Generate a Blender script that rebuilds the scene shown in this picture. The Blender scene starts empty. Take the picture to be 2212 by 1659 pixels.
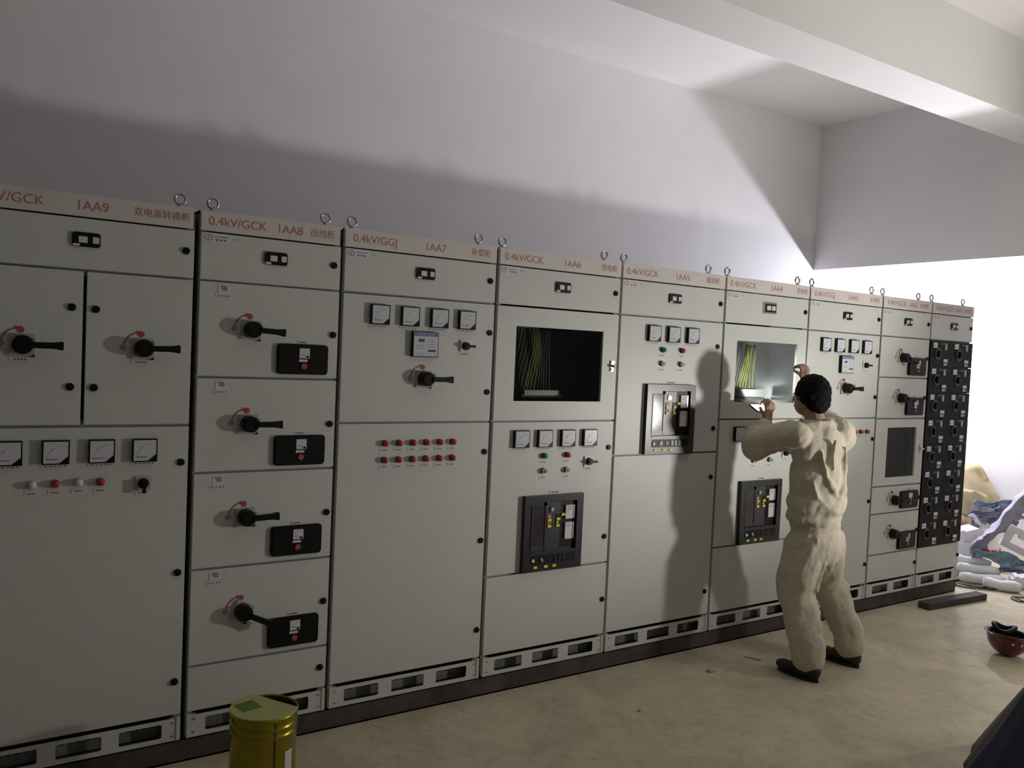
import bpy, math, random
from mathutils import Vector, Matrix, Euler
C = bpy.context.scene.collection
SC = bpy.context.scene
PI = math.pi
random.seed(5)

# ------------------------------------------------------------------ camera
cam = bpy.data.cameras.new('camera'); camo = bpy.data.objects.new('camera', cam); C.objects.link(camo)
yaw, pitch, roll = math.radians(33.139), math.radians(-2.209), math.radians(2.582)
fw = Vector((math.sin(yaw)*math.cos(pitch), math.cos(yaw)*math.cos(pitch), math.sin(pitch)))
r0 = Vector((math.cos(yaw), -math.sin(yaw), 0)); u0 = r0.cross(fw)
rt = math.cos(roll)*r0 + math.sin(roll)*u0; up = -math.sin(roll)*r0 + math.cos(roll)*u0
m = Matrix((rt, up, -fw)).transposed().to_4x4(); m.translation = Vector((-0.769, -3.559, 1.775))
camo.matrix_world = m
cam.sensor_width = 36; cam.lens = 36*1787.4/2212; cam.clip_start = 0.05
SC.camera = camo

# ------------------------------------------------------------------ world, lights, exposure
w = bpy.data.worlds.new('world'); SC.world = w; w.use_nodes = True
w.node_tree.nodes['Background'].inputs[0].default_value = (0.038, 0.037, 0.041, 1)
w.node_tree.nodes['Background'].inputs[1].default_value = 1.0
SC.view_settings.view_transform = 'Standard'; SC.view_settings.look = 'None'
SC.view_settings.exposure = 0.0; SC.view_settings.gamma = 1.0; SC.view_settings.use_curve_mapping = False

def point(name, loc, power, col, rad):
    l = bpy.data.lights.new(name, 'POINT'); l.energy = power; l.color = col; l.shadow_soft_size = rad
    o = bpy.data.objects.new(name, l); o.location = loc; C.objects.link(o); return o
# warm site lamp standing on the floor right of the view; cool lamp beyond the lintel, behind the row
def flood(name, loc, d, power, col, size):      # LED site flood: wide cosine lobe along d
    l = bpy.data.lights.new(name, 'AREA'); l.shape = 'DISK'; l.size = size; l.energy = power; l.color = col
    o = bpy.data.objects.new(name, l); o.location = loc; C.objects.link(o)
    o.rotation_euler = Vector(d).to_track_quat('-Z', 'Y').to_euler(); return o
LAMP, COOL = (4.65, -2.55, 1.24), (7.45, .86, 1.80)
PW, PS, PC, PD, PF = 17, 12, 80, 74, 160
if PW: point('site_lamp_warm_spill', LAMP, PW, (1.0, .95, .88), .09)
if PS: flood('site_lamp_warm', LAMP, (-.42, .60, .66), PS, (1.0, .95, .88), .20)
if PF:
    fl = bpy.data.lights.new('site_lamp_warm_core', 'SPOT'); fl.energy = PF; fl.color = (1.0, .97, .92); fl.spot_size = math.radians(118); fl.spot_blend = .55; fl.shadow_soft_size = .09
    fo = bpy.data.objects.new('site_lamp_warm_core', fl); C.objects.link(fo); fo.location = LAMP
    fo.rotation_euler = Vector((-.60, .56, .57)).to_track_quat('-Z', 'Y').to_euler()
if PC: point('site_lamp_cool_spill', COOL, PC, (.86, .87, 1.0), .07)
if PD: flood('site_lamp_cool', COOL, (-.62, -.10, .72), PD, (.86, .87, 1.0), .15)

# ------------------------------------------------------------------ materials
def mat(name, col, rough=.5, metal=0, noise=0, nscale=20, bump=0, bscale=60, emit=None, estr=0, col2=None, spec=.5, trans=0, detail=6, coat=0):
    m = bpy.data.materials.new(name); m.use_nodes = True; n = m.node_tree; b = n.nodes['Principled BSDF']
    b.inputs['Base Color'].default_value = (*col, 1); b.inputs['Roughness'].default_value = rough
    b.inputs['Metallic'].default_value = metal; b.inputs['Specular IOR Level'].default_value = spec
    b.inputs['Coat Weight'].default_value = coat
    tc = n.nodes.new('ShaderNodeTexCoord')
    if noise or col2:
        t = n.nodes.new('ShaderNodeTexNoise'); t.inputs['Scale'].default_value = nscale; t.inputs['Detail'].default_value = detail
        n.links.new(tc.outputs['Object'], t.inputs['Vector'])
        r = n.nodes.new('ShaderNodeValToRGB'); r.color_ramp.elements[0].position = .35; r.color_ramp.elements[1].position = .68
        c2 = col2 or tuple(c*(1-noise) for c in col)
        r.color_ramp.elements[0].color = (*c2, 1); r.color_ramp.elements[1].color = (*col, 1)
        n.links.new(t.outputs['Fac'], r.inputs[0]); n.links.new(r.outputs[0], b.inputs['Base Color'])
    if bump:
        t2 = n.nodes.new('ShaderNodeTexNoise'); t2.inputs['Scale'].default_value = bscale; t2.inputs['Detail'].default_value = 5
        n.links.new(tc.outputs['Object'], t2.inputs['Vector'])
        bp = n.nodes.new('ShaderNodeBump'); bp.inputs['Strength'].default_value = bump; bp.inputs['Distance'].default_value = .01
        n.links.new(t2.outputs['Fac'], bp.inputs['Height']); n.links.new(bp.outputs[0], b.inputs['Normal'])
    if emit:
        b.inputs['Emission Color'].default_value = (*emit, 1); b.inputs['Emission Strength'].default_value = estr
    return m
MT = dict(
 enamel=mat('grey_enamel', (.585, .605, .565), .42, noise=.03, nscale=8, bump=.05, bscale=260),
 header=mat('header_enamel', (.64, .61, .57), .45, noise=.02, nscale=9),
 bare=mat('bare_grey_render', (.42, .41, .40), .9, noise=.2, nscale=2),
 gapframe=mat('frame_enamel', (.30, .305, .28), .5, noise=.1, nscale=14),
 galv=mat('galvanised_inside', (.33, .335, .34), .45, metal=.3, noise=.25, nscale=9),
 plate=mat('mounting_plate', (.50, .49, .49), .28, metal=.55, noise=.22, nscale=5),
 dark=mat('dark_inside', (.035, .035, .034), .6, noise=.3, nscale=7),  # shade of the deep cabinet interior put into the colour
 black=mat('black_plastic', (.004, .004, .004), .42, noise=.1, nscale=30, spec=.25),
 matblack=mat('matt_black_plastic', (.006, .0055, .006), .6, noise=.2, nscale=30, spec=.25),
 brkgrey=mat('dark_grey_moulding', (.018, .019, .020), .33, noise=.15, nscale=25),
 brkface=mat('slate_grey_moulding', (.038, .038, .044), .35, noise=.2, nscale=18),
 clearcover=mat('smoky_cover', (.075, .065, .072), .12, noise=.35, nscale=10),
 redtxt=mat('red_paint', (.50, .19, .17), .6, noise=.25, nscale=60),
 bluetxt=mat('dark_blue_print', (.05, .06, .16), .6, noise=.2, nscale=60),
 palegrey=mat('pale_grey_print', (.38, .38, .40), .6, noise=.3, nscale=80),
 greytxt=mat('grey_print', (.16, .16, .17), .6, noise=.3, nscale=80),
 sticker=mat('white_sticker', (.66, .64, .66), .45, noise=.04, nscale=40),
 face=mat('meter_face', (.62, .63, .68), .25, noise=.05, nscale=30),
 red=mat('red_plastic', (.46, .02, .045), .3, noise=.1, nscale=50),
 dullred=mat('dull_red_print', (.42, .07, .09), .5, noise=.15, nscale=50),
 green=mat('green_plastic', (.01, .25, .10), .3, noise=.1, nscale=50),
 dullgreen=mat('pale_green_plastic', (.08, .30, .20), .35, noise=.1, nscale=50),
 white=mat('white_plastic', (.68, .68, .68), .35, noise=.04, nscale=40),
 yellow=mat('yellow_tab', (.68, .78, .02), .5, noise=.08, nscale=40),
 blue=mat('blue_print', (.07, .07, .42), .4, noise=.1, nscale=40),
 chrome=mat('chrome', (.72, .72, .74), .18, metal=1, noise=.08, nscale=30),
 zinc=mat('zinc_plated', (.55, .55, .60), .28, metal=.9, noise=.2, nscale=30),
 switchgrey=mat('switch_plate_grey', (.42, .42, .39), .45, noise=.05, nscale=30),
 channel=mat('dusty_dark_steel', (.035, .030, .028), .75, noise=.0, nscale=7, col2=(.085, .068, .058), bump=.3, bscale=40),
 wall=mat('white_wall_paint', (.86, .84, .84), .85, noise=.03, nscale=3, bump=.06, bscale=25),
 ceil=mat('white_ceiling_paint', (.88, .87, .86), .85, noise=.02, nscale=3, bump=.05, bscale=25),
 gold=mat('gold_lacquered_tin', (.42, .36, .035), .24, metal=.85, noise=.2, nscale=12),
 lid=mat('pale_yellow_green_lid', (.50, .52, .20), .45, noise=.1, nscale=12),
 greenlabel=mat('green_label', (.12, .22, .04), .5, noise=.1, nscale=20),
 hole=mat('bucket_inside', (.03, .025, .012), .6, noise=.2, nscale=20),
 cloth=mat('beige_work_cloth', (.60, .54, .43), .92, noise=.10, nscale=6, bump=.25, bscale=45),
 skin=mat('skin', (.42, .25, .17), .55, noise=.12, nscale=30),
 hair=mat('black_hair', (.005, .0045, .0045), .8, noise=.3, nscale=90, bump=.25, bscale=180, spec=.15),
 shoe=mat('dark_brown_shoe', (.028, .016, .012), .6, noise=.3, nscale=20, bump=.2, bscale=90),
 sole=mat('black_rubber_sole', (.015, .013, .012), .8, noise=.2, nscale=30),
 glove=mat('pale_dirty_glove', (.45, .42, .38), .8, noise=.0, nscale=35, col2=(.12, .07, .06)),
 helmet=mat('dark_red_helmet', (.10, .005, .010), .25, noise=.15, nscale=14, coat=.3),
 cardboard=mat('cardboard', (.55, .45, .27), .85, noise=.12, nscale=9, bump=.1, bscale=60),
 kraft=mat('brown_kraft', (.30, .20, .10), .85, noise=.25, nscale=7, bump=.2, bscale=30),
 foam=mat('white_packing_foam', (.90, .90, .91), .8, noise=.05, nscale=12, bump=.2, bscale=90),
 cable=mat('black_cable', (.012, .012, .012), .5, noise=.1, nscale=30),
 timber=mat('dark_timber', (.07, .055, .045), .8, noise=.35, nscale=9, bump=.2, bscale=40),
 tarp=mat('dark_blue_tarpaulin', (.008, .013, .05), .7, noise=.3, nscale=6, bump=.2, bscale=25),
 olive=mat('olive_canvas', (.075, .065, .045), .9, noise=.25, nscale=9, bump=.2, bscale=60),
 grit=mat('pale_grit', (.5, .46, .4), .9, noise=.2, nscale=60),
 wireY=mat('yellow_green_wire', (.46, .46, .10), .5, noise=.3, nscale=20),
 wireG=mat('grey_wire', (.16, .17, .15), .5, noise=.3, nscale=20),
 bag=mat('clear_plastic_bag', (.45, .42, .50), .25, noise=.4, nscale=12),
 lilac=mat('lilac_grey_woven', (.46, .44, .56), .6, noise=.2, nscale=9, bump=.3, bscale=60),
 paleblue=mat('pale_blue_woven', (.34, .48, .60), .6, noise=.25, nscale=9, bump=.3, bscale=60),
 screen=mat('phone_screen_lit', (.9, .9, .95), .3, noise=.02, nscale=10, emit=(.92, .92, 1.0), estr=2.6),
)
# floor: dusty screeded concrete, blotches of dust and scuffs
def floor_mat():
    m = bpy.data.materials.new('dusty_concrete'); m.use_nodes = True; n = m.node_tree; b = n.nodes['Principled BSDF']
    tc = n.nodes.new('ShaderNodeTexCoord'); L = n.links
    def nz(s, d=8, dist=0, ro=.6):
        t = n.nodes.new('ShaderNodeTexNoise'); t.inputs['Scale'].default_value = s; t.inputs['Detail'].default_value = d
        t.inputs['Distortion'].default_value = dist; t.inputs['Roughness'].default_value = ro
        L.new(tc.outputs['Object'], t.inputs['Vector']); return t
    def ramp(src, p0, c0, p1, c1):
        r = n.nodes.new('ShaderNodeValToRGB'); e = r.color_ramp.elements
        e[0].position = p0; e[0].color = (*c0, 1); e[1].position = p1; e[1].color = (*c1, 1); L.new(src.outputs['Fac'], r.inputs[0]); return r
    a = ramp(nz(2.2, 10, .6), .35, (.50, .44, .30), .68, (.68, .60, .43))
    c = ramp(nz(11, 9, .8, .7), .30, (.62, .60, .57), .52, (1, 1, 1))
    mx = n.nodes.new('ShaderNodeMixRGB'); mx.blend_type = 'MULTIPLY'; mx.inputs[0].default_value = .55
    L.new(a.outputs[0], mx.inputs[1]); L.new(c.outputs[0], mx.inputs[2]); L.new(mx.outputs[0], b.inputs['Base Color'])
    b.inputs['Roughness'].default_value = .8
    bp = n.nodes.new('ShaderNodeBump'); bp.inputs['Strength'].default_value = .5; bp.inputs['Distance'].default_value = .012
    L.new(nz(16, 9, .4, .7).outputs['Fac'], bp.inputs['Height']); L.new(bp.outputs[0], b.inputs['Normal']); return m
MT['floor'] = floor_mat()
def pane_mat(name, tint, ior):
    m = bpy.data.materials.new(name); m.use_nodes = True; n = m.node_tree; n.nodes.clear()
    o = n.nodes.new('ShaderNodeOutputMaterial'); t = n.nodes.new('ShaderNodeBsdfTransparent'); g = n.nodes.new('ShaderNodeBsdfGlossy')
    f = n.nodes.new('ShaderNodeFresnel'); mx = n.nodes.new('ShaderNodeMixShader'); f.inputs[0].default_value = ior
    t.inputs[0].default_value = (*tint, 1); g.inputs['Roughness'].default_value = .02
    geo = n.nodes.new('ShaderNodeNewGeometry'); sb = n.nodes.new('ShaderNodeMath'); sb.operation = 'SUBTRACT'; sb.use_clamp = True
    n.links.new(f.outputs[0], sb.inputs[0]); n.links.new(geo.outputs['Backfacing'], sb.inputs[1]); n.links.new(sb.outputs[0], mx.inputs[0]); n.links.new(t.outputs[0], mx.inputs[1]); n.links.new(g.outputs[0], mx.inputs[2]); n.links.new(mx.outputs[0], o.inputs[0])
    return m
MT['pane'] = pane_mat('window_pane', (.80, .82, .80), 1.35)
def sack_mat():   # woven sack: bands of blue, white and red print
    m = bpy.data.materials.new('printed_woven_sack'); m.use_nodes = True; n = m.node_tree; b = n.nodes['Principled BSDF']
    tc = n.nodes.new('ShaderNodeTexCoord'); wv = n.nodes.new('ShaderNodeTexWave'); wv.inputs['Scale'].default_value = 3.2
    wv.inputs['Distortion'].default_value = 5; wv.inputs['Detail'].default_value = 1; wv.bands_direction = 'Z'
    r = n.nodes.new('ShaderNodeValToRGB'); r.color_ramp.interpolation = 'CONSTANT'; e = r.color_ramp.elements
    e[0].position = 0; e[0].color = (.16, .22, .36, 1); e[1].position = .38; e[1].color = (.50, .50, .58, 1)
    for p, c in ((.58, (.55, .53, .52, 1)), (.70, (.50, .07, .12, 1)), (.80, (.24, .34, .46, 1)), (.92, (.42, .42, .50, 1))):
        x = e.new(p); x.color = c
    n.links.new(tc.outputs['Object'], wv.inputs['Vector']); n.links.new(wv.outputs['Fac'], r.inputs[0]); n.links.new(r.outputs[0], b.inputs['Base Color'])
    b.inputs['Roughness'].default_value = .6; return m
MT['sack'] = sack_mat()

# ------------------------------------------------------------------ mesh helpers
TXT = {}
def text_geo(s, size):
    k = (s, size)
    if k not in TXT:
        cu = bpy.data.curves.new('t', 'FONT'); cu.body = s; cu.size = size; cu.align_x = 'CENTER'; cu.align_y = 'CENTER'
        o = bpy.data.objects.new('t', cu); C.objects.link(o); dg = bpy.context.evaluated_depsgraph_get(); dg.update()
        me = bpy.data.meshes.new_from_object(o.evaluated_get(dg))
        TXT[k] = ([tuple(v.co) for v in me.vertices], [tuple(p.vertices) for p in me.polygons])
        bpy.data.objects.remove(o); bpy.data.meshes.remove(me); bpy.data.curves.remove(cu)
    return TXT[k]
class MB:
    def __init__(s): s.v = []; s.f = []; s.m = []; s.mats = []; s.sm = []
    def mi(s, mt):
        if mt not in s.mats: s.mats.append(mt)
        return s.mats.index(mt)
    def add(s, vs, fs, mt, smooth=False, mtx=None):
        b = len(s.v); i = s.mi(mt)
        for v in vs: s.v.append(tuple(mtx @ Vector(v)) if mtx is not None else tuple(v))
        for f in fs: s.f.append([b+k for k in f]); s.m.append(i); s.sm.append(smooth)
    def box(s, x0, x1, y0, y1, z0, z1, mt, mtx=None):
        vs = [(x, y, z) for x in (x0, x1) for y in (y0, y1) for z in (z0, z1)]
        s.add(vs, [(0, 1, 3, 2), (4, 6, 7, 5), (0, 4, 5, 1), (2, 3, 7, 6), (0, 2, 6, 4), (1, 5, 7, 3)], mt, False, mtx)
    def prism(s, pts, y0, y1, mt, mtx=None, smooth=False):   # pts (x,z) clockwise or not; extruded in y
        n = len(pts)
        s.add([(p[0], y0, p[1]) for p in pts]+[(p[0], y1, p[1]) for p in pts],
              [tuple(range(n)), tuple(range(2*n-1, n-1, -1))]+[(i, n+i, n+(i+1) % n, (i+1) % n) for i in range(n)], mt, smooth, mtx)
    def rr(s, cx, cz, w_, h, r, y0, y1, mt, mtx=None, seg=5):
        s.prism(rrpts(cx, cz, w_, h, r, seg), y0, y1, mt, mtx)
    def disc(s, cx, cz, r, y0, y1, mt, n=24, r2=None, mtx=None):   # cylinder along y
        r2 = r if r2 is None else r2
        a = [(cx+r*math.cos(2*PI*i/n), y0, cz+r*math.sin(2*PI*i/n)) for i in range(n)]
        b = [(cx+r2*math.cos(2*PI*i/n), y1, cz+r2*math.sin(2*PI*i/n)) for i in range(n)]
        s.add(a+b, [tuple(range(n)), tuple(range(2*n-1, n-1, -1))], mt, False, mtx)
        s.add(a+b, [(i, n+i, n+(i+1) % n, (i+1) % n) for i in range(n)], mt, True, mtx)
    def dome(s, cx, cz, r, y0, depth, mt, n=20, k=5):
        vs = []; fs = []
        for j in range(k):
            t = j/k*PI/2; rr_ = r*math.cos(t); y = y0-depth*math.sin(t)
            vs += [(cx+rr_*math.cos(2*PI*i/n), y, cz+rr_*math.sin(2*PI*i/n)) for i in range(n)]
        vs.append((cx, y0-depth, cz))
        for j in range(k-1):
            fs += [(j*n+i, (j+1)*n+i, (j+1)*n+(i+1) % n, j*n+(i+1) % n) for i in range(n)]
        fs += [((k-1)*n+i, k*n, (k-1)*n+(i+1) % n) for i in range(n)]
        s.add(vs, fs, mt, True)
    def tube(s, pts, r, mt, n=8, closed=False, smooth=True):
        P = [Vector(p) for p in pts]; L = len(P); R = r if isinstance(r, (list, tuple)) else [r]*L
        vs = []; prev = None
        for i, p in enumerate(P):
            if closed: t = P[(i+1) % L]-P[i-1]
            else: t = P[min(i+1, L-1)]-P[max(i-1, 0)]
            t.normalize()
            if prev is None: a = t.orthogonal().normalized()
            else: a = (prev-t*prev.dot(t)).normalized()
            prev = a; b = t.cross(a)
            vs += [tuple(p+R[i]*(math.cos(2*PI*k/n)*a+math.sin(2*PI*k/n)*b)) for k in range(n)]
        fs = []
        for i in range(L if closed else L-1):
            j = (i+1) % L
            fs += [(i*n+k, i*n+(k+1) % n, j*n+(k+1) % n, j*n+k) for k in range(n)]
        if not closed: fs += [tuple(range(n))[::-1], tuple((L-1)*n+k for k in range(n))]
        s.add(vs, fs, mt, smooth)
    def lathe(s, prof, mt, n=40, c=(0, 0, 0), smooth=True, mtx=None):   # profile (r,z)
        vs = []; L = len(prof)
        for r, z in prof: vs += [(c[0]+r*math.cos(2*PI*k/n), c[1]+r*math.sin(2*PI*k/n), c[2]+z) for k in range(n)]
        s.add(vs, [(i*n+k, i*n+(k+1) % n, (i+1)*n+(k+1) % n, (i+1)*n+k) for i in range(L-1) for k in range(n)], mt, smooth, mtx)
    def text(s, t, cx, cz, size, y, mt, sx=1.0, h=.0006):
        vs, fs = text_geo(t, size)
        s.add([(cx+v[0]*sx, y-h, cz+v[1]) for v in vs], fs, mt)
    def holecell(s, x0, x1, z0, z1, hx0, hx1, hz0, hz1, r, y0, y1, mt):   # plate with one rounded slot
        cx, cz = (hx0+hx1)/2, (hz0+hz1)/2
        inn = rrpts(cx, cz, hx1-hx0, hz1-hz0, r, 4)
        nq = len(inn)//4; out = []
        cn = [(x1, z1), (x0, z1), (x0, z0), (x1, z0)]
        for i, p in enumerate(inn):
            q = i//nq; t = i % nq
            X, Z = cn[q]
            if t == 0: o = (X, p[1]) if q % 2 == 0 else (p[0], Z)
            elif t == nq-1: o = (p[0], Z) if q % 2 == 0 else (X, p[1])
            else: o = (X, Z)
            out.append(o)
        n = len(inn)
        vs = [(p[0], y, p[1]) for y in (y0, y1) for p in out+inn]
        fs = []
        for i in range(n):
            j = (i+1) % n
            fs += [(i, j, n+j, n+i), (2*n+i, 3*n+i, 3*n+j, 2*n+j), (n+i, n+j, 3*n+j, 3*n+i), (i, 2*n+i, 2*n+j, j)]
        s.add(vs, fs, mt)
    def mesh(s, name):
        me = bpy.data.meshes.new(name); me.from_pydata(s.v, [], s.f)
        for k in s.mats: me.materials.append(MT[k])
        me.polygons.foreach_set('material_index', s.m); me.polygons.foreach_set('use_smooth', s.sm)
        me.validate(); me.update()
        import bmesh
        bm = bmesh.new(); bm.from_mesh(me); bmesh.ops.recalc_face_normals(bm, faces=bm.faces); bm.to_mesh(me); bm.free()
        return me
    def build(s, name, parent=None, loc=(0, 0, 0), rot=(0, 0, 0)): return inst(name, s.mesh(name), parent, loc, rot)
def rrpts(cx, cz, w_, h, r, seg=5):
    P = []
    for k, (sx, sz) in enumerate(((1, 1), (-1, 1), (-1, -1), (1, -1))):
        for i in range(seg+1):
            a = PI/2*k+PI/2*i/seg
            P.append((cx+sx*(w_/2-r)+r*math.cos(a), cz+sz*(h/2-r)+r*math.sin(a)))
    return P
def inst(name, me, parent=None, loc=(0, 0, 0), rot=(0, 0, 0)):
    o = bpy.data.objects.new(name, me); C.objects.link(o); o.location = loc; o.rotation_euler = rot
    if parent: o.parent = parent
    return o
def empty(name, loc, label, cat, group=None, rot=(0, 0, 0)):
    o = bpy.data.objects.new(name, None); C.objects.link(o); o.location = loc; o.rotation_euler = rot; o.empty_display_size = .1
    return tag(o, label, cat, group)
def tag(o, label, cat, group=None):
    o['label'] = label; o['category'] = cat
    if group: o['group'] = group
    return o
def struct(o, label):
    o['kind'] = 'structure'; o['label'] = label; o['category'] = o.name.split('_')[0]; return o

# ------------------------------------------------------------------ the room
WY, LX, EX = 1.8, 6.27, 7.75          # wall behind the row, lintel face, end wall
CZ = 4.15
a = MB(); a.box(-4.2, EX+.2, -6.4, WY+.2, -.15, 0, 'floor'); struct(a.build('floor'), 'dusty beige concrete floor')
a = MB(); a.box(-4.2, EX+.2, WY, WY+.2, 0, CZ, 'wall'); struct(a.build('wall_front'), 'white plastered wall behind the cabinet row')
a = MB(); a.box(EX, EX+.2, -6.4, WY, 0, CZ, 'wall'); struct(a.build('wall_right'), 'brightly lit white end wall')
a = MB(); a.box(-4.2, -4.0, -6.4, WY, 0, CZ, 'bare'); struct(a.build('wall_left'), 'bare grey wall left of the view')
a = MB(); a.box(-4.0, EX, -6.4, -6.2, 0, CZ, 'bare'); struct(a.build('wall_back'), 'bare grey wall behind the view')
a = MB(); a.box(-4.2, EX+.2, -6.4, WY+.2, CZ, CZ+.2, 'ceil'); struct(a.build('ceiling'), 'white ceiling slab')
a = MB(); a.box(LX, LX+.08, -6.2, WY, 2.73, CZ, 'wall'); struct(a.build('trim_1'), 'deep white lintel wall hanging over the opening')
a = MB(); a.box(-4.0, LX, -.49, -.13, 3.62, CZ, 'ceil'); struct(a.build('trim_2'), 'long white ceiling beam above the cabinets')
struct_o = None

# ------------------------------------------------------------------ switchgear sub-part meshes (front faces -y, origin on the door face)
def m_lock():
    a = MB(); a.disc(0, 0, .0145, 0, -.006, 'black', 28); a.disc(0, 0, .0125, -.006, -.010, 'black', 28, .011)
    a.box(-.0015, .0015, -.0115, -.0095, -.007, .007, 'matblack'); return a.mesh('lock_knob')
def m_meter():
    a = MB(); s = .046
    a.box(-s, s, -.020, 0, -s, s, 'black')
    a.box(-s+.005, s-.005, -.0205, -.019, -s+.005, s-.005, 'face')
    a.prism([(s-.033, -s+.005), (s-.005, -s+.005), (s-.005, -s+.030)], -.0215, -.019, 'black')
    # scale arc, needle and lettering line
    for i in range(17):
        t = PI/2+i/16*PI/2; cx, cz = .024, -.026; r = .052
        a.box(cx+r*math.cos(t)-.0005, cx+r*math.cos(t)+.0005, -.0212, -.0205, cz+r*math.sin(t)-.0016, cz+r*math.sin(t)+.0016, 'palegrey')
    a.box(-.032, .006, -.0213, -.0205, -.027, -.0245, 'bluetxt')
    a.text('A', -.014, .008, .014, -.0205, 'palegrey')
    # terminal label underneath
    a.box(-s-.002, s-.006, -.002, 0, -s-.013, -s-.003, 'sticker')
    for i in range(5): a.box(-.036+i*.016, -.028+i*.016, -.0025, -.002, -s-.010, -s-.006, 'greytxt')
    return a.mesh('panel_meter')
def m_lamp(c):
    a = MB(); a.disc(0, 0, .0155, 0, -.008, 'matblack' if c != 'white' else 'zinc', 24); a.disc(0, 0, .0145, -.008, -.020, c, 24, .0135); a.dome(0, 0, .0135, -.020, .008, c)
    return a.mesh('indicator_lamp')
def m_button(c):
    a = MB(); a.disc(0, 0, .0155, 0, -.010, 'matblack', 24); a.disc(0, 0, .0150, -.010, -.022, 'white', 24, .0145); a.disc(0, 0, .0105, -.0225, -.0255, c, 24, .0095)
    return a.mesh('push_button')
def m_plate(w_, h, txt=True):
    a = MB(); a.box(-w_/2, w_/2, -.0015, 0, -h/2, h/2, 'sticker')
    if txt:
        n = 4
        for i in range(n):
            x = -w_*.3+i*w_*.6/n; a.box(x, x+w_*.6/n*.65, -.002, -.0015, -h*.18, h*.18, 'greytxt')
    return a.mesh('name_plate')
def m_selector(down=False):
    a = MB(); a.rr(0, 0, .058, .058, .004, 0, -.008, 'white' if not down else 'switchgrey'); a.disc(0, 0, .021, -.008, -.024, 'black', 24, .018)
    if down: a.box(-.006, .006, -.036, -.022, -.036, .016, 'black')
    else: a.box(-.016, .042, -.036, -.022, -.006, .006, 'black')
    a.box(-.028, .028, -.0015, 0, -.046, -.034, 'sticker'); a.box(-.02, .016, -.002, -.0015, -.042, -.038, 'greytxt')
    return a.mesh('selector_switch')
def m_handle():
    a = MB()
    a.rr(.003, -.002, .082, .082, .004, 0, -.010, 'switchgrey')
    a.disc(.004, 0, .036, -.010, -.052, 'black', 32, .034); a.disc(.004, 0, .030, -.052, -.060, 'black', 32, .026)
    a.prism([(.026, -.011), (.026, .011), (.10, .012), (.131, .016), (.134, .012), (.134, -.014), (.131, -.017), (.10, -.012)], -.045, -.066, 'black')
    a.prism([(.028, -.046), (.044, -.046), (.044, -.036)], -.001, -.0115, 'black')
    return a.mesh('lever')
def m_handle_marks():
    a = MB()
    a.disc(.000, .055, .0125, 0, -.0012, 'dullred', 24); a.disc(-.064, .002, .0125, 0, -.0012, 'gapframe', 24)
    pts = []
    for i in range(9):
        t = math.radians(168-i*8.2); pts.append((-.003+.060*math.cos(t), .002+.060*math.sin(t)))
    o = []; q = []
    for i, p in enumerate(pts):
        d = Vector((p[0]+.003, p[1]-.002)).normalized(); wd = .0028
        o.append((p[0]+d.x*wd, p[1]+d.y*wd)); q.append((p[0]-d.x*wd, p[1]-d.y*wd))
    a.prism(o+q[::-1], 0, -.0012, 'dullred')
    e = pts[-1]; a.prism([(e[0]-.002, e[1]+.009), (e[0]+.014, e[1]+.003), (e[0]-.001, e[1]-.007)], 0, -.0012, 'dullred')
    return a.mesh('position_markings')
def m_breaker_cover():      # black rounded draw-out breaker escutcheon
    a = MB(); a.rr(0, 0, .228, .132, .016, 0, -.012, 'black'); a.rr(0, 0, .216, .120, .013, -.012, -.017, 'black')
    a.rr(.004, .027, .046, .044, .003, -.017, -.020, 'face'); a.box(-.012, .006, -.0206, -.020, .018, .0205, 'bluetxt'); a.disc(.018, .012, .005, -.020, -.023, 'black', 14)
    a.rr(-.001, -.005, .038, .010, .001, -.017, -.019, 'sticker'); a.disc(.004, -.030, .0135, -.017, -.021, 'dullred', 8)
    a.box(-.022, .026, -.002, 0, .068, .082, 'sticker'); a.box(-.016, .018, -.0026, -.002, .072, .078, 'greytxt')
    return a.mesh('breaker_cover')
def m_display():     # small black framed opening with two light panels
    a = MB(); W_ = .098; H_ = .054
    a.prism([(-W_/2+.008, -H_/2), (W_/2-.008, -H_/2), (W_/2, -H_/2+.008), (W_/2, H_/2-.008), (W_/2-.008, H_/2), (-W_/2+.008, H_/2), (-W_/2, H_/2-.008), (-W_/2, -H_/2+.008)], 0, -.008, 'black')
    a.box(-.026, .004, -.0095, -.008, -.012, .012, 'sticker'); a.box(.022, .044, -.0095, -.008, -.012, .012, 'sticker')
    a.rr(-.034, -.021, .024, .009, .004, -.008, -.0095, 'sticker')
    for x in (-1, 1):
        for z in (-1, 1): a.disc(x*.046, z*.025, .003, 0, -.004, 'chrome', 10)
    return a.mesh('indicator_window')
def m_display_bright():
    a = MB(); a.box(-.062, .062, -.006, 0, -.036, .036, 'chrome')
    a.box(-.045, .05, -.009, -.006, -.026, .026, 'black'); a.box(-.036, .002, -.0105, -.009, -.014, .014, 'sticker'); a.box(.012, .044, -.0105, -.009, -.014, .014, 'sticker')
    return a.mesh('indicator_window')
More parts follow.
